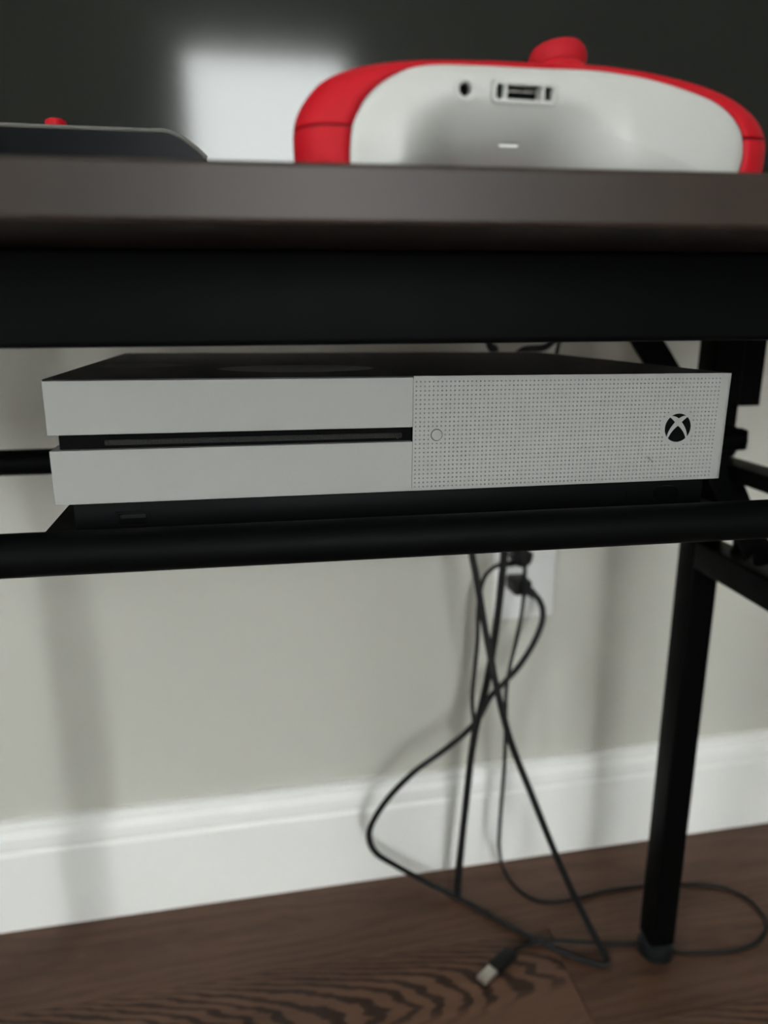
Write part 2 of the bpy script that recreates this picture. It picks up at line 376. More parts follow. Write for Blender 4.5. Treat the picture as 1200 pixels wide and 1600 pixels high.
cobj('core', box(nb(), -HW + 0.0032, XS, 0.0036, DP - 0.003, -0.0276, -0.0214, 0), M['hole'])
bm = nb(); box(bm, -0.1272, -0.0062, 0.0022, 0.0035, -0.0262, -0.0241, 0.0003, 1); cobj('disc_slot_lip', bm, M['felt'])
bm = nb(); cyl(bm, (-0.0095, 0.0012, -0.0240), (-0.0082, 0.0012, -0.0262), 0.0006, 10); cobj('slot_roller', bm, M['felt'])
# perforated half: a real plate with holes in front of a dark core
cobj('grille_core', box(nb(), XS + 0.0002, HW - 0.0011, 0.0013, DP - 0.002, HB + 0.0011, -0.0012, 0), M['hole'])
PX, PR = 0.00188, 0.00025
nx, nz = 77, 25
gx0 = -0.0009; gz0 = -0.0024
LOGO = V((0.1231, 0, -0.0246)); BTN = V((0.0084, 0, -0.0250))
bm = nb()
xs = [XS + 0.0001] + [gx0 + PX * (i + 0.5) for i in range(-1, nx)][1:] ; xs[0] = XS + 0.0001; xs[-1] = HW
xs = [XS + 0.0001] + [gx0 + PX * (i + 0.5) for i in range(0, nx - 1)] + [HW]
zs = [0.0] + [gz0 - PX * (j + 0.5) for j in range(0, nz - 1)] + [HB]
grid = {}
def gv(i, j):
    if (i, j) not in grid: grid[(i, j)] = bm.verts.new((xs[i], 0, zs[j]))
    return grid[(i, j)]
for i in range(nx):
    for j in range(nz):
        c = V((gx0 + PX * i, 0, gz0 - PX * j))
        q = [gv(i, j), gv(i + 1, j), gv(i + 1, j + 1), gv(i, j + 1)]
        if (c - LOGO).length < 0.0083 or (c - BTN).length < 0.0033: bm.faces.new(q); continue
        ring = []
        for k in range(8):
            a = math.radians(135 - 45 * k); ring.append(bm.verts.new((c.x + PR * math.cos(a), 0, c.z + PR * math.sin(a))))
        back = [bm.verts.new((v.co.x, 0.0011, v.co.z)) for v in ring]
        for k in range(4):
            a, b = q[k], q[(k + 1) % 4]
            r0, r1, r2 = ring[2 * k], ring[2 * k + 1], ring[(2 * k + 2) % 8]
            bm.faces.new((a, r0, r1)); bm.faces.new((a, r1, b)); bm.faces.new((b, r1, r2))
        for k in range(8): bm.faces.new((ring[k], back[k], back[(k + 1) % 8], ring[(k + 1) % 8]))
for y0, y1, x0, x1, z0, z1 in ((0, 0.0013, HW - 0.001, HW, HB, 0),):
    pass
shm = M['shell'].copy(); shm.name = 'white_plastic_scuffed'
nt = shm.node_tree; b_ = nt.nodes['Principled BSDF']
src = b_.inputs['Base Color'].links[0].from_socket
tc = NN(nt, 'ShaderNodeTexCoord'); mp = NN(nt, 'ShaderNodeMapping', vector_type='TEXTURE')
nt.links.new(tc.outputs['Object'], mp.inputs[0])
mp.inputs['Location'].default_value = (0.1105, OY, -0.0388 + OZ); mp.inputs['Rotation'].default_value = (0, math.radians(36), 0); mp.inputs['Scale'].default_value = (0.0030, 0.01, 0.0008)
ln = NN(nt, 'ShaderNodeVectorMath', operation='LENGTH'); nt.links.new(mp.outputs[0], ln.inputs[0])
nz_ = NN(nt, 'ShaderNodeTexNoise'); nz_.inputs['Scale'].default_value = 900; nt.links.new(tc.outputs['Object'], nz_.inputs['Vector'])
d_ = math_(nt, 'ADD', ln.outputs[1], math_(nt, 'MULTIPLY', nz_.outputs['Fac'], 1.2))
r_ = NN(nt, 'ShaderNodeMapRange'); r_.inputs[1].default_value = 0.6; r_.inputs[2].default_value = 1.6; r_.inputs[3].default_value = 0.75; r_.inputs[4].default_value = 0.0
nt.links.new(d_, r_.inputs[0])
mx = NN(nt, 'ShaderNodeMix', data_type='RGBA'); mx.inputs[7].default_value = (0.06, 0.045, 0.045, 1)
nt.links.new(r_.outputs[0], mx.inputs[0]); nt.links.new(src, mx.inputs[6]); nt.links.new(mx.outputs[2], b_.inputs['Base Color'])
fg = cobj('front_grille', bm, shm); 
bm = nb(); box(bm, HW - 0.001, HW, 0.0, DP - 0.002, HB, 0.0, 0); box(bm, XS + 0.0001, HW - 0.001, 0.0008, DP - 0.002, HB, HB + 0.001, 0)
cobj('grille_side', bm, M['shell'])
# top plate, black satin with two lighter, rougher patches and fine perforation on its right half
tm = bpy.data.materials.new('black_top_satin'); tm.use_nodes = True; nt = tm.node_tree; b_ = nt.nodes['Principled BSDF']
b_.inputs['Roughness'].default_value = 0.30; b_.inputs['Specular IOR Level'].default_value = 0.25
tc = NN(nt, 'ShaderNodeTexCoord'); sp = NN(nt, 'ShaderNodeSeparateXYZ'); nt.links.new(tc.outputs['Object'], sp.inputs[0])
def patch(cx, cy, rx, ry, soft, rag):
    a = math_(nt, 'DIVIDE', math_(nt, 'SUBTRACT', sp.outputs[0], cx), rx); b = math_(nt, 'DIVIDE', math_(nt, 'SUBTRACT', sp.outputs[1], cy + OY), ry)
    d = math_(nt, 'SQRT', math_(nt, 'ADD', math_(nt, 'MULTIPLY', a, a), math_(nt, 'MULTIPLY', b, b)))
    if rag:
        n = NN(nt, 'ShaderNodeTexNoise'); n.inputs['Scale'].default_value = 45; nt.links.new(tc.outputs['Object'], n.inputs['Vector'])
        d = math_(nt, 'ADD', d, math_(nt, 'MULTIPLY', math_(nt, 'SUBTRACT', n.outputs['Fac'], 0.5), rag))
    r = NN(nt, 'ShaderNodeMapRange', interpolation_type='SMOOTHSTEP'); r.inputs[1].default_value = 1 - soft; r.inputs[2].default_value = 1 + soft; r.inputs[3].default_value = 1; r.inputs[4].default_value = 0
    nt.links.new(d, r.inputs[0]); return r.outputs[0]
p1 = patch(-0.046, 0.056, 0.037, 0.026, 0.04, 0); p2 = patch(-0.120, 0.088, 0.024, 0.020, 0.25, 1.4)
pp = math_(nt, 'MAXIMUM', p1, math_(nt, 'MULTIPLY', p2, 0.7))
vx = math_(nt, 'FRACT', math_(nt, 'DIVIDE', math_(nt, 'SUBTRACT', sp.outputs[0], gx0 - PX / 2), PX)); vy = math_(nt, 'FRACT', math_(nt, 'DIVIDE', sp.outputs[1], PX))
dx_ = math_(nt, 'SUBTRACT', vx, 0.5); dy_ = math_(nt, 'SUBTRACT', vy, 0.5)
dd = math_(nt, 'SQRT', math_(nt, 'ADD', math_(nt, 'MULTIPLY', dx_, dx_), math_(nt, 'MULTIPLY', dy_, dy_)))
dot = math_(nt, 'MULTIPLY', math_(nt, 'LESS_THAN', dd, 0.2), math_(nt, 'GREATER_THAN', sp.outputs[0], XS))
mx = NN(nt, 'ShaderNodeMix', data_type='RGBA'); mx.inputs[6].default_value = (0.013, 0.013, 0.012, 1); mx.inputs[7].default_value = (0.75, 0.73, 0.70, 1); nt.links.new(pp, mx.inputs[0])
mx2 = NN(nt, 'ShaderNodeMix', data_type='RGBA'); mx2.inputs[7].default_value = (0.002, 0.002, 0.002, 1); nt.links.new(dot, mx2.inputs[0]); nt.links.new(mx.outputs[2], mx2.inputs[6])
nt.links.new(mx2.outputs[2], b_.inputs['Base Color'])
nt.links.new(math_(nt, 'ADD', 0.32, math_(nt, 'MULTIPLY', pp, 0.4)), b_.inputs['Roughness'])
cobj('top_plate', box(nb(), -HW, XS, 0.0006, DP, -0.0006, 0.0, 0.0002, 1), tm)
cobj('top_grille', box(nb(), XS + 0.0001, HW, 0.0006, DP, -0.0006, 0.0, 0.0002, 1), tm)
# base
bs = cobj('base', box(nb(), -0.1418, 0.1425, 0.0040, DP - 0.006, -0.0636, HB, 0.0008, 2), M['base'], None, True)
for x, y in ((-0.12, 0.02), (0.12, 0.02), (-0.12, 0.205), (0.12, 0.205)):
    bm = nb(); cyl(bm, (x, y, -0.0656), (x, y, -0.0634), 0.006, 20); cobj('rubber_foot', bm, M['foot'])
# usb port: frame and tongue
bm = nb(); x0, x1, z0, z1 = -0.1255, -0.1125, -0.0602, -0.0540
for a in ((x0, x1, z1 - 0.0007, z1), (x0, x1, z0, z0 + 0.0007), (x0, x0 + 0.0007, z0, z1), (x1 - 0.0007, x1, z0, z1)): box(bm, a[0], a[1], 0.0034, 0.0042, a[2], a[3])
up = cobj('usb_port', bm, M['base'])
o = cobj('port_recess', box(nb(), x0 + 0.0006, x1 - 0.0006, 0.0037, 0.0042, z0 + 0.0006, z1 - 0.0006), M['hole'], None); 
o = cobj('port_tongue', box(nb(), x0 + 0.0016, x1 - 0.0016, 0.0033, 0.0042, z1 - 0.0027, z1 - 0.0012), M['foot'], None)
bm = nb(); poly_prism(bm, [(0.1231 + 0.0066 * math.copysign(abs(math.cos(a)) ** 0.8, math.cos(a)), -0.0567 + 0.0040 * math.copysign(abs(math.sin(a)) ** 0.8, math.sin(a))) for a in [2 * math.pi * k / 32 for k in range(32)]], 0.0036, 0.0042)
cobj('pairing_button', bm, M['emblem'])
bm = nb()
pts = [(0.1044 + 0.0022 * math.cos(a), -0.0565 + 0.0028 * math.sin(a)) for a in [math.radians(120 + 10 * k) for k in range(13)]]
for a, b in zip(pts, pts[1:]): cyl(bm, (a[0], 0.0039, a[1]), (b[0], 0.0039, b[1]), 0.00018, 6)
cobj('pairing_mark', bm, M['hole'])
# eject button: raised disc inside a thin dark groove
T0 = Matrix.Translation((BTN.x, 0, BTN.z)) @ Matrix.Rotation(math.pi / 2, 4, 'X')
bm = nb(); lathe(bm, [(0, 0.00002), (0.00262, 0.00002), (0.00262, -0.0001), (0, -0.0001)], T0, 40); e1 = cobj('button_groove', bm, M['hole'])
bm = nb(); lathe(bm, [(0, 0.0005), (0.0020, 0.0005), (0.0023, 0.0004), (0.0024, 0.0001), (0.0024, -0.0001), (0, -0.0001)], T0, 40); cobj('eject_button', bm, M['shell'], None, True)
# round emblem: black segments, white cross of the plate left between them
LR = 0.00655
def lg(px, py):      # emblem coordinates measured on a 127 x 143 disc
    return (px / 127.0 * LR, -py / 143.0 * LR)
def arc(a0, a1, n=14): return [(LR * math.cos(math.radians(a0 + (a1 - a0) * k / n)), LR * math.sin(math.radians(a0 + (a1 - a0) * k / n))) for k in range(n + 1)]
def bez(a, b, c, n=8): return [((1 - t) ** 2 * a[0] + 2 * t * (1 - t) * b[0] + t * t * c[0], (1 - t) ** 2 * a[1] + 2 * t * (1 - t) * b[1] + t * t * c[1]) for t in [k / n for k in range(n + 1)]]
def ang(p): return math.degrees(math.atan2(p[1], p[0]))
def emb(pts):
    bm = nb(); poly_prism(bm, [(LOGO.x + x, LOGO.z + z) for x, z in pts], -0.00006, 0.0002); cobj('emblem', bm, M['emblem'])
a_l, a_r = 124, 56
tl, tr_ = (LR * math.cos(math.radians(a_l)), LR * math.sin(math.radians(a_l))), (LR * math.cos(math.radians(a_r)), LR * math.sin(math.radians(a_r)))
emb(arc(a_l, a_r) + bez(tr_, (LR * 0.30, LR * 0.86), (0, LR * 0.66))[1:] + bez((0, LR * 0.66), (-LR * 0.30, LR * 0.86), tl)[1:-1])
for s in (1, -1):
    A = (s * LR * math.cos(math.radians(48)) * 1.0, LR * math.sin(math.radians(48)))
    Bp = (s * LR * 0.27, LR * 0.40)
    Cp = (s * LR * math.cos(math.radians(-38)), LR * math.sin(math.radians(-38)))
    side = [(s * x, z) for x, z in arc(-38, 48)]
    emb(side + bez(A, (s * LR * 0.48, LR * 0.62), Bp)[1:] + bez(Bp, (s * LR * 0.72, -LR * 0.10), Cp)[1:-1])
q0, q1 = (LR * math.cos(math.radians(-47)), LR * math.sin(math.radians(-47))), (-LR * math.cos(math.radians(-47)), LR * math.sin(math.radians(-47)))
emb(arc(-47, -133) + bez(q1, (-LR * 0.50, -LR * 0.22), (0, LR * 0.14))[1:] + bez((0, LR * 0.14), (LR * 0.50, -LR * 0.22), q0)[1:-1])

# ------------------------------------------------------------------ television
TY = 0.200
tv = empty('television', (0.03, TY + 0.02, Z + 0.060), 'large dark television standing on the tabletop behind the red controller', 'television')
def tobj(name, bm, m, smooth=False, parent=None):
    bmesh.ops.translate(bm, verts=bm.verts, vec=(-0.03, -TY - 0.02, -Z - 0.060)); return obj(name, bm, m, parent or tv, smooth)
vx0, vx1, vz0, vz1 = -0.46, 0.52, Z + 0.078, Z + 0.640
tobj('screen', box(nb(), vx0 + 0.009, vx1 - 0.009, TY, TY + 0.003, vz0 + 0.014, vz1 - 0.009), M['screen'])
bm = nb()
for a in ((vx0, vx0 + 0.009, vz0, vz1), (vx1 - 0.009, vx1, vz0, vz1), (vx0 + 0.009, vx1 - 0.009, vz1 - 0.009, vz1), (vx0 + 0.009, vx1 - 0.009, vz0, vz0 + 0.014)): box(bm, a[0], a[1], TY - 0.002, TY + 0.03, a[2], a[3], 0.0008, 1)
tobj('bezel', bm, M['bezel'])
tobj('back_cover', box(nb(), vx0 + 0.02, vx1 - 0.02, TY + 0.004, TY + 0.055, vz0 + 0.02, vz1 - 0.02, 0.01, 3), M['bezel'])
for x in (vx0 + 0.15, vx1 - 0.15):
    bm = nb(); tube(bm, [(x, TY + 0.025, vz0 + 0.03), (x, TY - 0.01, Z + 0.0665), (x, TY - 0.05, Z + 0.0650)], 0.0045, 10); tube(bm, [(x, TY + 0.025, vz0 + 0.03), (x, TY + 0.05, Z + 0.0665), (x, TY + 0.09, Z + 0.0650)], 0.0045, 10)
    tobj('foot', bm, M['bezel'], True)

# ------------------------------------------------------------------ low black box at the left with a red button
BY0, BY1 = 0.0, 0.10
bx = empty('media_box', (-0.20, 0.05, Z + 0.0600), 'low glossy black box with a curved end lying on the tabletop at left', 'set-top box', rot=(0, 0, 0))
def bobj(name, bm, m, smooth=False, parent=None):
    bmesh.ops.translate(bm, verts=bm.verts, vec=(0.20, -0.05, -Z - 0.060)); return obj(name, bm, m, parent or bx, smooth)
ztop = P(0, 191, BY0).z
def prof_box(zlo, inset=0):
    e = [(-0.34 + inset, zlo), (-0.34 + inset, ztop - 0.004 - inset)]
    e += [(-0.333, ztop - inset), (-0.128, ztop - inset)]
    a = V((-0.128, 0, ztop - inset)); 
    for u, v in ((205, 192.5), (235, 195), (258, 200), (280, 209), (300, 223), (313, 234), (322, 243)):
        q = P(u, v, BY0); e.append((q.x - inset, min(q.z, ztop) - inset * 0.6))
    e.append((P(327, 252, BY0).x - inset, zlo)); return e
bm = nb(); poly_prism(bm, prof_box(Z + 0.0602), BY0, BY1); bmesh.ops.bevel(bm, geom=[e for e in bm.edges if abs(e.verts[0].co.y - e.verts[1].co.y) < 1e-6], offset=0.0012, segments=2, affect='EDGES')
bobj('body', bm, M['gloss'], True)
bm = nb(); pr = prof_box(Z + 0.0602)[2:-1]
tube(bm, [V((x, BY0 + 0.0002, z - 0.0008)) for x, z in pr], 0.0008, 8, k=4); bobj('edge_glint', bm, M['glint'], True)  # highlight along the top edge, built as a grey strip
q = P(91.5, 187, 0.01); bm = nb(); lathe(bm, [(0, 0.0031), (0.0024, 0.0030), (0.0034, 0.0025), (0.0037, 0.0018), (0.0037, 0.0)], Matrix.Translation((q.x, 0.0050, ztop - 0.0002)), 28); bobj('button', bm, M['red'], True)
bpy.data.objects['button']['label'] = 'small red round button'

# ------------------------------------------------------------------ controller
GY = -0.092          # plane of the white shell's rim
DY = 0.014           # rim -> widest outline
ztab = Z + 0.0600
RIM = [(553, 300), (548, 275), (546, 247), (547, 216), (550, 195), (557, 177), (567, 158), (582, 140), (600, 125), (625, 111), (650, 103), (680, 100), (720, 100.5), (770, 102), (830, 104.5), (890, 106.5),
       (930, 109), (970, 114.5), (1010, 122), (1050, 133), (1090, 147), (1120, 161), (1142, 179), (1155, 197), (1161, 215), (1162, 242), (1155, 270), (1146, 290), (1138, 306)]
SIL = [(476, 300), (465, 268), (462, 240), (460.5, 215), (461, 195), (465, 175), (474, 155), (488, 135), (507, 118), (535, 106.5), (570, 100), (610, 96.5), (660, 94), (740, 94.5), (810, 97), (870, 99.5),
       (920, 102), (970, 107), (1010, 113), (1057, 122.5), (1104, 135), (1147, 154), (1177, 175), (1196, 198), (1203, 219), (1203, 243), (1199, 268), (1190, 290), (1180, 308)]
NP = 112
def resample(pts, n):
    d = [0]
    for a, b in zip(pts, pts[1:]): d.append(d[-1] + (b - a).length)
    out = []; j = 0
    for k in range(n):
        s = d[-1] * k / (n - 1)
        while j < len(d) - 2 and d[j + 1] < s: j += 1
        t = (s - d[j]) / (d[j + 1] - d[j]); out.append(pts[j].lerp(pts[j + 1], t))
    return out
def clampz(p, eps=0.0003): return V((p.x, p.y, max(p.z, ztab + eps)))
# both outlines share point indices, so they pair up one to one before the fine resampling
rim = crom([P(u, v, GY) for u, v in RIM], 4); sil = crom([P(u, v, GY + DY * 0.5) for u, v in SIL], 4)   # the rounded edge peaks about halfway back
N = len(rim)
gcn = empty('game_controller', (0.016, -0.06, ztab), 'red and white gamepad lying on the tabletop edge with its audio jack facing out', 'game controller')
def gobj(name, bm, m, smooth=True, parent=None, keep=False):
    bmesh.ops.translate(bm, verts=bm.verts, vec=(-0.016, 0.06, -ztab)); return obj(name, bm, m, parent or gcn, smooth)
cen = V((0.5 * (rim[0].x + rim[-1].x), 0, Z + 0.078))
def ring_at(a, off=0.0):
    """a: 0 at the white rim .. 1 at the widest outline"""
    s, c = math.sin(a * math.pi / 2), 1 - math.cos(a * math.pi / 2); out = []
    for r, q in zip(rim, sil):
        p = V((r.x + (q.x - r.x) * s, GY + DY * c, r.z + (q.z - r.z) * s))
        if off:
            n = V((p.x - cen.x, 0, (p.z - cen.z) * 1.5)).normalized(); p = p - n * off + V((0, off * (1 - a), 0))
        out.append(clampz(p))
    return out
def rings_all(off=0.0):
    R = [ring_at(k / 8, off) for k in range(9)]
    last = R[-1]
    for sc, y in ((0.985, 0.012), (0.95, 0.026), (0.89, 0.038), (0.78, 0.050), (0.60, 0.058)):
        R.append([clampz(V((cen.x + (p.x - cen.x) * sc, GY + DY + y, ztab + (p.z - ztab) * (1 - (1 - sc) * 0.9)))) for p in last])
    return R
def shell(name, i0, i1, m, off=0.0, rng=None, cap=True):
    bm = nb(); R = rings_all(off)
    if rng: R = R[rng[0]:rng[1]]
    vs = [[bm.verts.new(p) for p in r[i0:i1]] for r in R]
    for a, b in zip(vs, vs[1:]):
        for k in range(len(a) - 1): bm.faces.new((a[k], a[k + 1], b[k + 1], b[k]))
    if i0 == 0 and i1 == N:
        bm.faces.new(vs[-1][::-1])
        if cap: bm.faces.new(vs[0])
        for a, b in zip(vs, vs[1:]): bm.faces.new((a[-1], a[0], b[0], b[-1]))
    bmesh.ops.remove_doubles(bm, verts=bm.verts, dist=1e-6)
    o = gobj(name, bm, m)
    if not (i0 == 0 and i1 == N):
        md = o.modifiers.new('thickness', 'SOLIDIFY'); md.thickness = 0.0009; md.offset = -1
    return o
zl = P(500, 196, GY + DY * 0.6).z; zr = P(1180, 217, GY + DY * 0.6).z
il = min(range(N // 2), key=lambda k: abs(sil[k].z - P(461, 197, GY + DY * 0.5).z))
ir = min(range(N // 2, N), key=lambda k: abs(sil[k].z - P(1203, 217, GY + DY * 0.5).z))
# rows are realigned so that the seam is level: move the pairing of the rim points next to it
def seam_fix(i, z, arr):
    pass
shell('front_shell', il, ir + 1, M['red'])
# lower pieces start just under a fine seam
def lower(i0, i1, at):
    o = shell('grip_panel', i0, i1, M['red'])
    me = o.data
    return o
R_ = rings_all()
def side_piece(idx, seam_idx, other):
    bm = nb(); rows = []
    for r in R_:
        a = [r[k] for k in idx]; s = r[seam_idx]; nxt = r[other]
        d = (nxt - s); d = d.normalized() * 0.0006 if d.length > 1e-6 else V((0, 0, -0.0006))
        a[0] = s + d; rows.append([bm.verts.new(p) for p in a])
    for a, b in zip(rows, rows[1:]):
        for k in range(len(a) - 1): bm.faces.new((a[k], a[k + 1], b[k + 1], b[k]))
    bmesh.ops.remove_doubles(bm, verts=bm.verts, dist=1e-6)
    o = gobj('grip_panel', bm, M['red']); md = o.modifiers.new('thickness', 'SOLIDIFY'); md.thickness = 0.0009; md.offset = -1
side_piece(list(range(il, -1, -1)), il, il - 1)
side_piece(list(range(ir, N)), ir, ir + 1)
shell('inner_body', 0, N, M['redcore'], 0.0011, cap=False)
# white rear shell between the grips
cx0, cx1 = P(655, 215, GY).x, P(955, 215, GY).x; zmid = P(800, 166, GY).z; zlow = P(800, 262, GY).z
def sm(t): t = max(0, min(1, t)); return t * t * (3 - 2 * t)
def white_y(x, z, s):
    y = GY - 0.0050 * math.sqrt(max(0, 1 - s * s))
    wx = sm((x - cx0 + 0.006) / 0.018) * sm((cx1 + 0.006 - x) / 0.026)
    t = max(0.0, min(1.3, (zmid + 0.003 - z) / (zmid - zlow)))
    return y + 0.0125 * wx * (t ** 1.55)
bm = nb(); NR = 36; vs = []
rimw = []
for p in rim:
    n = V((p.x - cen.x, 0, (p.z - cen.z) * 1.5)).normalized(); rimw.append(clampz(V((p.x, GY, p.z)) - n * 0.00035))
ctr = V((cen.x, 0, ztab + 0.016))
loop = rimw + [V((rimw[-1].x + (rimw[0].x - rimw[-1].x) * k / 30, GY, ztab + 0.0003)) for k in range(1, 30)]
for j in range(NR + 1):
    s = j / NR
    if j == 0: vs.append([bm.verts.new(V((ctr.x, white_y(ctr.x, ctr.z, 0), ctr.z)))]); continue
    row = []
    for p in loop:
        x = ctr.x + (p.x - ctr.x) * s; z = ctr.z + (p.z - ctr.z) * s; row.append(bm.verts.new((x, white_y(x, z, s), z)))
    vs.append(row)
NL = len(loop)
for k in range(NL): bm.faces.new((vs[0][0], vs[1][k], vs[1][(k + 1) % NL]))
for a, b in zip(vs[1:], vs[2:]):
    for k in range(NL): bm.faces.new((a[k], b[k], b[(k + 1) % NL], a[(k + 1) % NL]))
bk = [bm.verts.new(V((ctr.x + (p.x - ctr.x) * 0.985, GY + 0.0185, ctr.z + (p.z - ctr.z) * 0.985))) for p in loop]
for k in range(NL): bm.faces.new((vs[-1][k], bk[k], bk[(k + 1) % NL], vs[-1][(k + 1) % NL]))
bm.faces.new(bk[::-1])
ws = gobj('rear_shell', bm, M['white'])
def wy_at(u, v):
    """front surface of the white shell under an image ray"""
    y = GY
    for _ in range(30):
        p = P(u, v, y)
        # radial fraction towards the loop
        d = V((p.x - ctr.x, 0, p.z - ctr.z)); a = math.atan2(d.z, d.x); best = 1e9; rr = 0.05
        for q in loop:
            e = V((q.x - ctr.x, 0, q.z - ctr.z)); da = abs((math.atan2(e.z, e.x) - a + math.pi) % (2 * math.pi) - math.pi)
            if da < best: best = da; rr = e.length
        s = min(1, d.length / rr); y = 0.5 * y + 0.5 * white_y(p.x, p.z, s)
    return P(u, v, y)
jk = wy_at(727, 139); pt0 = wy_at(773, 142); pt1 = wy_at(866, 147); ptc = (pt0 + pt1) / 2
pw_ = (wy_at(872, 146) - wy_at(767, 142)).length / 2; tilt = -math.atan2(pt1.z - pt0.z, pt1.x - pt0.x)
phh = abs(wy_at(820, 164).z - wy_at(820, 126).z) / 2
TJ = Matrix.Translation(jk) @ Matrix.Rotation(math.radians(97), 4, 'X')
TP = Matrix.Translation(ptc) @ Matrix.Rotation(tilt, 4, 'Y') @ Matrix.Rotation(math.radians(97), 4, 'X')   # local x right, y up, z out
def rrect(hw, hh, r, n=6):
    out = []
    for cx, cy, a0 in ((hw - r, hh - r, 0), (-hw + r, hh - r, 90), (-hw + r, -hh + r, 180), (hw - r, -hh + r, 270)):
        for k in range(n + 1):
            a = math.radians(a0 + 90 * k / n); out.append((cx + r * math.cos(a), cy + r * math.sin(a)))
    return out
def prism_m(bm, pts, z0, z1, Mx):
    a = [bm.verts.new(Mx @ V((x, y, z0))) for x, y in pts]; b = [bm.verts.new(Mx @ V((x, y, z1))) for x, y in pts]; n = len(pts)
    bm.faces.new(a[::-1]); bm.faces.new(b)
    for i in range(n): bm.faces.new((a[i], a[(i + 1) % n], b[(i + 1) % n], b[i]))
    return bm
def ring_m(bm, po, pi, z0, z1, Mx):
    """flat collar between an outer and an inner outline"""
    n = len(po); L = [[bm.verts.new(Mx @ V((x, y, z))) for x, y in pts] for pts, z in ((po, z0), (po, z1), (pi, z1), (pi, z0))]
    for q in range(4):
        A, B = L[q], L[(q + 1) % 4]
        for i in range(n): bm.faces.new((A[i], A[(i + 1) % n], B[(i + 1) % n], B[i]))
    return bm
# cut the openings out of the white shell
cut = nb(); cyl(cut, TJ @ V((0, 0, -0.008)), TJ @ V((0, 0, 0.006)), 0.0030, 32)
prism_m(cut, rrect(pw_ * 0.985, phh * 0.97, 0.0013), -0.006, 0.006, TP)
sl = wy_at(795, 226.5); slw = (wy_at(811, 227) - wy_at(780, 226)).length / 2
TS = Matrix.Translation(sl) @ Matrix.Rotation(tilt, 4, 'Y') @ Matrix.Rotation(math.radians(97), 4, 'X')
prism_m(cut, rrect(slw, 0.00055, 0.0005), -0.001, 0.004, TS)
cutter = gobj('cutter', cut, None, False)
bpy.context.view_layer.update()
md = ws.modifiers.new('cut', 'BOOLEAN'); md.object = cutter; md.solver = 'EXACT'; md.operation = 'DIFFERENCE'
bpy.context.view_layer.update(); dg = bpy.context.evaluated_depsgraph_get()
me = bpy.data.meshes.new_from_object(ws.evaluated_get(dg)); ws.modifiers.clear(); ws.data = me
bpy.data.objects.remove(cutter)
if not me.materials: me.materials.append(M['white'])
for p in me.polygons: p.use_smooth = True
me.set_sharp_from_angle(angle=math.radians(35))
# audio jack
bm = nb(); C0 = [(0.0029 * math.cos(a), 0.0029 * math.sin(a)) for a in [2 * math.pi * k / 32 for k in range(32)]]
ring_m(bm, C0, [(x * 0.60, y * 0.60) for x, y in C0], -0.006, 0.00015, TJ); jj = gobj('audio_jack', bm, M['white'])
bm = nb(); cyl(bm, TJ @ V((0, 0, -0.0065)), TJ @ V((0, 0, -0.0035)), 0.0019, 24); gobj('jack_recess', bm, M['hole'], False)
# expansion port: collar, two ribs, dark connector with a metal shroud, two square latch holes
hw, hh = pw_ * 0.955, phh * 0.92
bm = nb(); po = rrect(hw, hh, 0.0013); pi_ = rrect(hw * 0.885, hh * 0.64, 0.0003); ring_m(bm, po, pi_, -0.0058, 0.0002, TP); gobj('port_collar', bm, M['white'], False)
iw, ih = hw * 0.885, hh * 0.64
bm = nb(); prism_m(bm, rrect(iw, ih, 0.0002), -0.0058, -0.0040, TP); gobj('port_floor', bm, M['felt'], False)
for s in (-1, 1):
    bm = nb(); x = s * iw * 0.66; prism_m(bm, [(x - 0.0005, -ih), (x + 0.0005, -ih), (x + 0.0005, ih), (x - 0.0005, ih)], -0.0045, -0.0002, TP); gobj('port_rib', bm, M['white'], False)
    bm = nb(); x = s * iw * 0.86; prism_m(bm, rrect(iw * 0.105, ih * 0.52, 0.0002), -0.0044, -0.0036, TP @ Matrix.Translation((x, -ih * 0.18, 0))); gobj('latch_hole', bm, M['hole'], False)
bm = nb(); prism_m(bm, rrect(iw * 0.57, ih * 0.66, 0.0005), -0.0044, -0.0030, TP @ Matrix.Translation((0, -ih * 0.30, 0))); gobj('connector', bm, M['hole'], False)
bm = nb(); ring_m(bm, rrect(iw * 0.56, ih * 0.60, 0.0005), rrect(iw * 0.54, ih * 0.53, 0.0004), -0.0035, -0.0020, TP @ Matrix.Translation((0, -ih * 0.30, 0))); gobj('connector_shroud', bm, M['metal'], False)
bm = nb(); prism_m(bm, rrect(iw * 0.40, ih * 0.10, 0.0001), -0.0035, -0.0022, TP @ Matrix.Translation((0, -ih * 0.42, 0))); gobj('connector_tongue', bm, M['base'], False)
bm = nb(); prism_m(bm, rrect(slw * 0.96, 0.00028, 0.00025), -0.0012, -0.0001, TS @ Matrix.Translation((0, -0.00022, 0))); gobj('light_slot', bm, M['plate'], False)
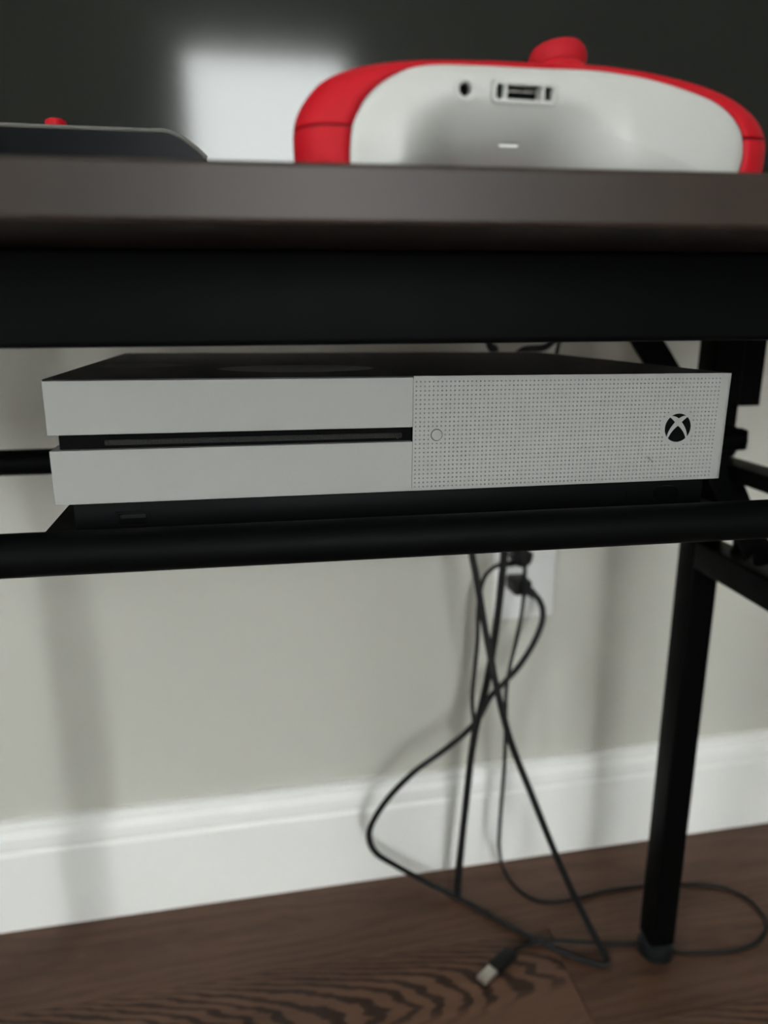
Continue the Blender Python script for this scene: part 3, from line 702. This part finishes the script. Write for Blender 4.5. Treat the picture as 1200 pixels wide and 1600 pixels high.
# thumbstick: dome base, neck, dished cap leaning to the left
sb = P(883, 110, -0.069)
TB = Matrix.Translation((sb.x, -0.066, sb.z)) @ Matrix.Rotation(math.radians(1.5), 4, 'Y')
bm = nb(); lathe(bm, [(0.0085, -0.002), (0.0082, 0.0004), (0.0070, 0.0018), (0.0052, 0.0029), (0.0030, 0.0034), (0.0, 0.0035)], TB, 40); gobj('stick_dome', bm, M['red'])
sc = P(871, 101, -0.058)
TC = Matrix.Translation((sc.x, -0.058, sc.z)) @ Matrix.Rotation(math.radians(-5), 4, 'Y') @ Matrix.Rotation(math.radians(-9), 4, 'X') @ Matrix.Diagonal((1.20, 1.12, 1.30, 1))
bm = nb(); lathe(bm, [(0.0034, -0.0070), (0.0036, -0.0042), (0.0046, -0.0032), (0.0062, -0.0024), (0.0075, -0.0004), (0.0077, 0.0009), (0.0074, 0.0023), (0.0066, 0.0034), (0.0054, 0.0039), (0.0042, 0.0034), (0.0, 0.0028)], TC, 48)
gobj('thumbstick', bm, M['rubber'])

# ------------------------------------------------------------------ cables and plugs
CR = 0.0024
def cable(name, pts, r, label, flat=1.0, m='cable', taper=None, root=None):
    bm = nb(); tube(bm, pts, r, 12, flat, 8, taper)
    if root: return pobj(root, 'cord', bm, M[m])
    o = obj(name, bm, M[m], None, True); tag(o, label, 'cable'); return o
# lower plug with the flat cord: loops left, runs over the floor, then climbs back up to the television
rF = 0.0030
lp = empty('power_cable', P(818, 915, RYB), 'black power cable from the lower outlet plug, looping left and along the floor', 'cable')
L0 = lp.location.copy()
def pobj(root, name, bm, m, smooth=True):
    bmesh.ops.translate(bm, verts=bm.verts, vec=-root.location); return obj(name, bm, m, root, smooth)
q = P(816, 918, 0.425)
bm = nb(); box(bm, q.x - 0.0105, q.x + 0.0105, 0.4205, 0.4490, q.z - 0.0085, q.z + 0.0085, 0.003, 3); pobj(lp, 'plug', bm, M['cable'])
bm = nb(); tube(bm, [P(818, 917, 0.428), P(828, 924, 0.424), P(836, 931, 0.420)], 0.0065, 16, taper=lambda t: 1 - 0.35 * t); pobj(lp, 'strain_relief', bm, M['cable'])
cable('power_cord', [P(834, 929, 0.4215), P(842, 937, 0.419), P(848, 953, 0.415), P(846, 975, 0.410), P(832, 1008, 0.405), P(810, 1042, 0.402), P(786, 1068, 0.400), P(765, 1090, 0.398), P(748, 1122, 0.396),
      P(724, 1148, 0.395), P(690, 1175, 0.395), P(645, 1208, 0.394), P(606, 1248, 0.394), P(582, 1285, 0.395), P(577, 1310, 0.397), P(588, 1333, 0.405), P(618, 1352, 0.408), P(660, 1375, 0.407), F(712, 1401, 0.0035), F(765, 1430, 0.0035),
      F(815, 1458, 0.0035), F(860, 1480, 0.0035), F(905, 1498, 0.0035), F(935, 1507, 0.0035), F(949, 1505, 0.005), P(944, 1490, 0.283), P(925, 1455, 0.290), P(895, 1395, 0.300), P(862, 1320, 0.310), P(828, 1235, 0.318), P(800, 1165, 0.324), P(782, 1100, 0.330),
      P(768, 1035, 0.340), P(755, 965, 0.350), P(744, 900, 0.356), P(736, 855, 0.360), P(728, 760, 0.365), P(738, 650, 0.365), P(772, 552, 0.365), P(766, 540, 0.365), P(745, 470, 0.368), P(720, 380, 0.375), P(700, 250, 0.370), P(690, 100, 0.345), P(690, 40, 0.300), P(690, 30, 0.268)],
      0.0036, None, flat=0.75, root=lp)
# two more television leads folded together under the outlet
cable('television_lead', [P(690, -60, 0.262), P(720, -20, 0.30), P(800, 160, 0.370), P(850, 380, 0.385), P(872, 500, 0.385), P(856, 540, 0.385), P(812, 551, 0.385), P(800, 600, 0.385), P(792, 720, 0.385), P(788, 860, 0.385), P(784, 905, 0.384), P(779, 950, 0.383), P(772, 1000, 0.382), P(764, 1050, 0.382),
      P(754, 1095, 0.382), P(743, 1140, 0.382), P(735, 1190, 0.382), P(729, 1245, 0.382), P(722, 1310, 0.384), P(717, 1365, 0.386), F(715, 1400, 0.0042)], 0.0042, 'thick straight black cable hanging down to the floor beside the two plugs', flat=0.8,
      taper=lambda t: 1.0 if t > 0.35 else 0.45 + 0.55 * t / 0.35)
up_ = empty('adapter_cable', P(818, 872, RYB), 'thin black cable from the upper round plug, curving left then down to the floor', 'cable')
q = P(818, 873, 0.430)
bm = nb(); lathe(bm, [(0, 0.0), (0.0085, 0.0), (0.0105, 0.0015), (0.0112, 0.004), (0.0112, 0.0205), (0, 0.0205)], Matrix.Translation((q.x, 0.4285, q.z)) @ Matrix.Rotation(-math.pi / 2, 4, 'X'), 36); pobj(up_, 'plug', bm, M['cable'])
bm = nb(); tube(bm, [P(812, 877, 0.436), P(798, 881, 0.434), P(788, 882, 0.432)], 0.0042, 14, taper=lambda t: 1 - 0.3 * t); pobj(up_, 'strain_relief', bm, M['cable'])
cable('adapter_cord', [P(789, 882, 0.4320), P(780, 883, 0.430), P(768, 889, 0.427), P(757, 902, 0.424), P(750, 925, 0.421), P(747, 955, 0.419), P(746, 1000, 0.416), P(742, 1045, 0.413), P(738, 1085, 0.411), P(739, 1112, 0.410), P(741, 1140, 0.409), P(737, 1180, 0.408),
      P(730, 1230, 0.407), P(722, 1290, 0.406), P(715, 1350, 0.404), F(711, 1394, 0.0025)], 0.0025, None, root=up_)
a, b, c = F(800, 1487, 0.005), F(771, 1514, 0.005), F(752, 1533, 0.005)
us = empty('usb_cable', V((b.x, b.y, 0)), 'thin black usb cable curling round the table foot, its metal plug on the floor', 'cable')
# thin usb lead: hangs, curls round the table foot and ends in a plug on the floor
uh = 0.0022
cable('usb_lead', [P(900, 420, 0.345), P(860, 600, 0.400), P(830, 760, 0.407), P(822, 850, 0.410), P(820, 890, 0.410), P(819, 925, 0.408), P(815, 960, 0.405), P(807, 1000, 0.402), P(797, 1040, 0.400), P(791, 1080, 0.398), P(790, 1130, 0.396), P(789, 1180, 0.394), P(785, 1235, 0.392), P(781, 1290, 0.390),
      P(780, 1325, 0.388), F(786, 1355, 0.012), F(800, 1380, uh), F(825, 1401, uh), F(860, 1410, uh), F(900, 1404, uh), F(950, 1392, uh), F(1000, 1385, uh), F(1060, 1382, uh), F(1120, 1385, uh), F(1165, 1403, uh), F(1192, 1430, uh),
      F(1198, 1450, uh), F(1180, 1474, uh), F(1140, 1486, uh), F(1090, 1488, uh), F(1055, 1486, uh), F(1020, 1470, uh), F(985, 1474, uh), F(950, 1474, uh), F(910, 1472, 0.008), F(870, 1470, 0.0085), F(835, 1473, 0.004), F(812, 1481, 0.0035), F(795, 1490, 0.0045)], 0.0022, None, root=us)

def obox(bm, p, q, w, t, bev):
    d = (q - p); L = d.length; X_ = d.normalized(); Z_ = V((0, 0, 1)); Y_ = Z_.cross(X_).normalized(); Z_ = X_.cross(Y_)
    Mx = Matrix((X_, Y_, Z_)).transposed().to_4x4(); Mx.translation = (p + q) / 2
    n0 = len(bm.verts); box(bm, -L / 2, L / 2, -w / 2, w / 2, -t / 2, t / 2, bev, 2)
    bm.verts.ensure_lookup_table()
    for v in bm.verts[n0:]: v.co = Mx @ v.co
    return bm
bm = nb(); obox(bm, a, b, 0.0150, 0.0080, 0.0018); pobj(us, 'plug_grip', bm, M['cable'])
bm = nb(); obox(bm, b, c, 0.0120, 0.0046, 0.0004); pobj(us, 'metal_tip', bm, M['metal'])
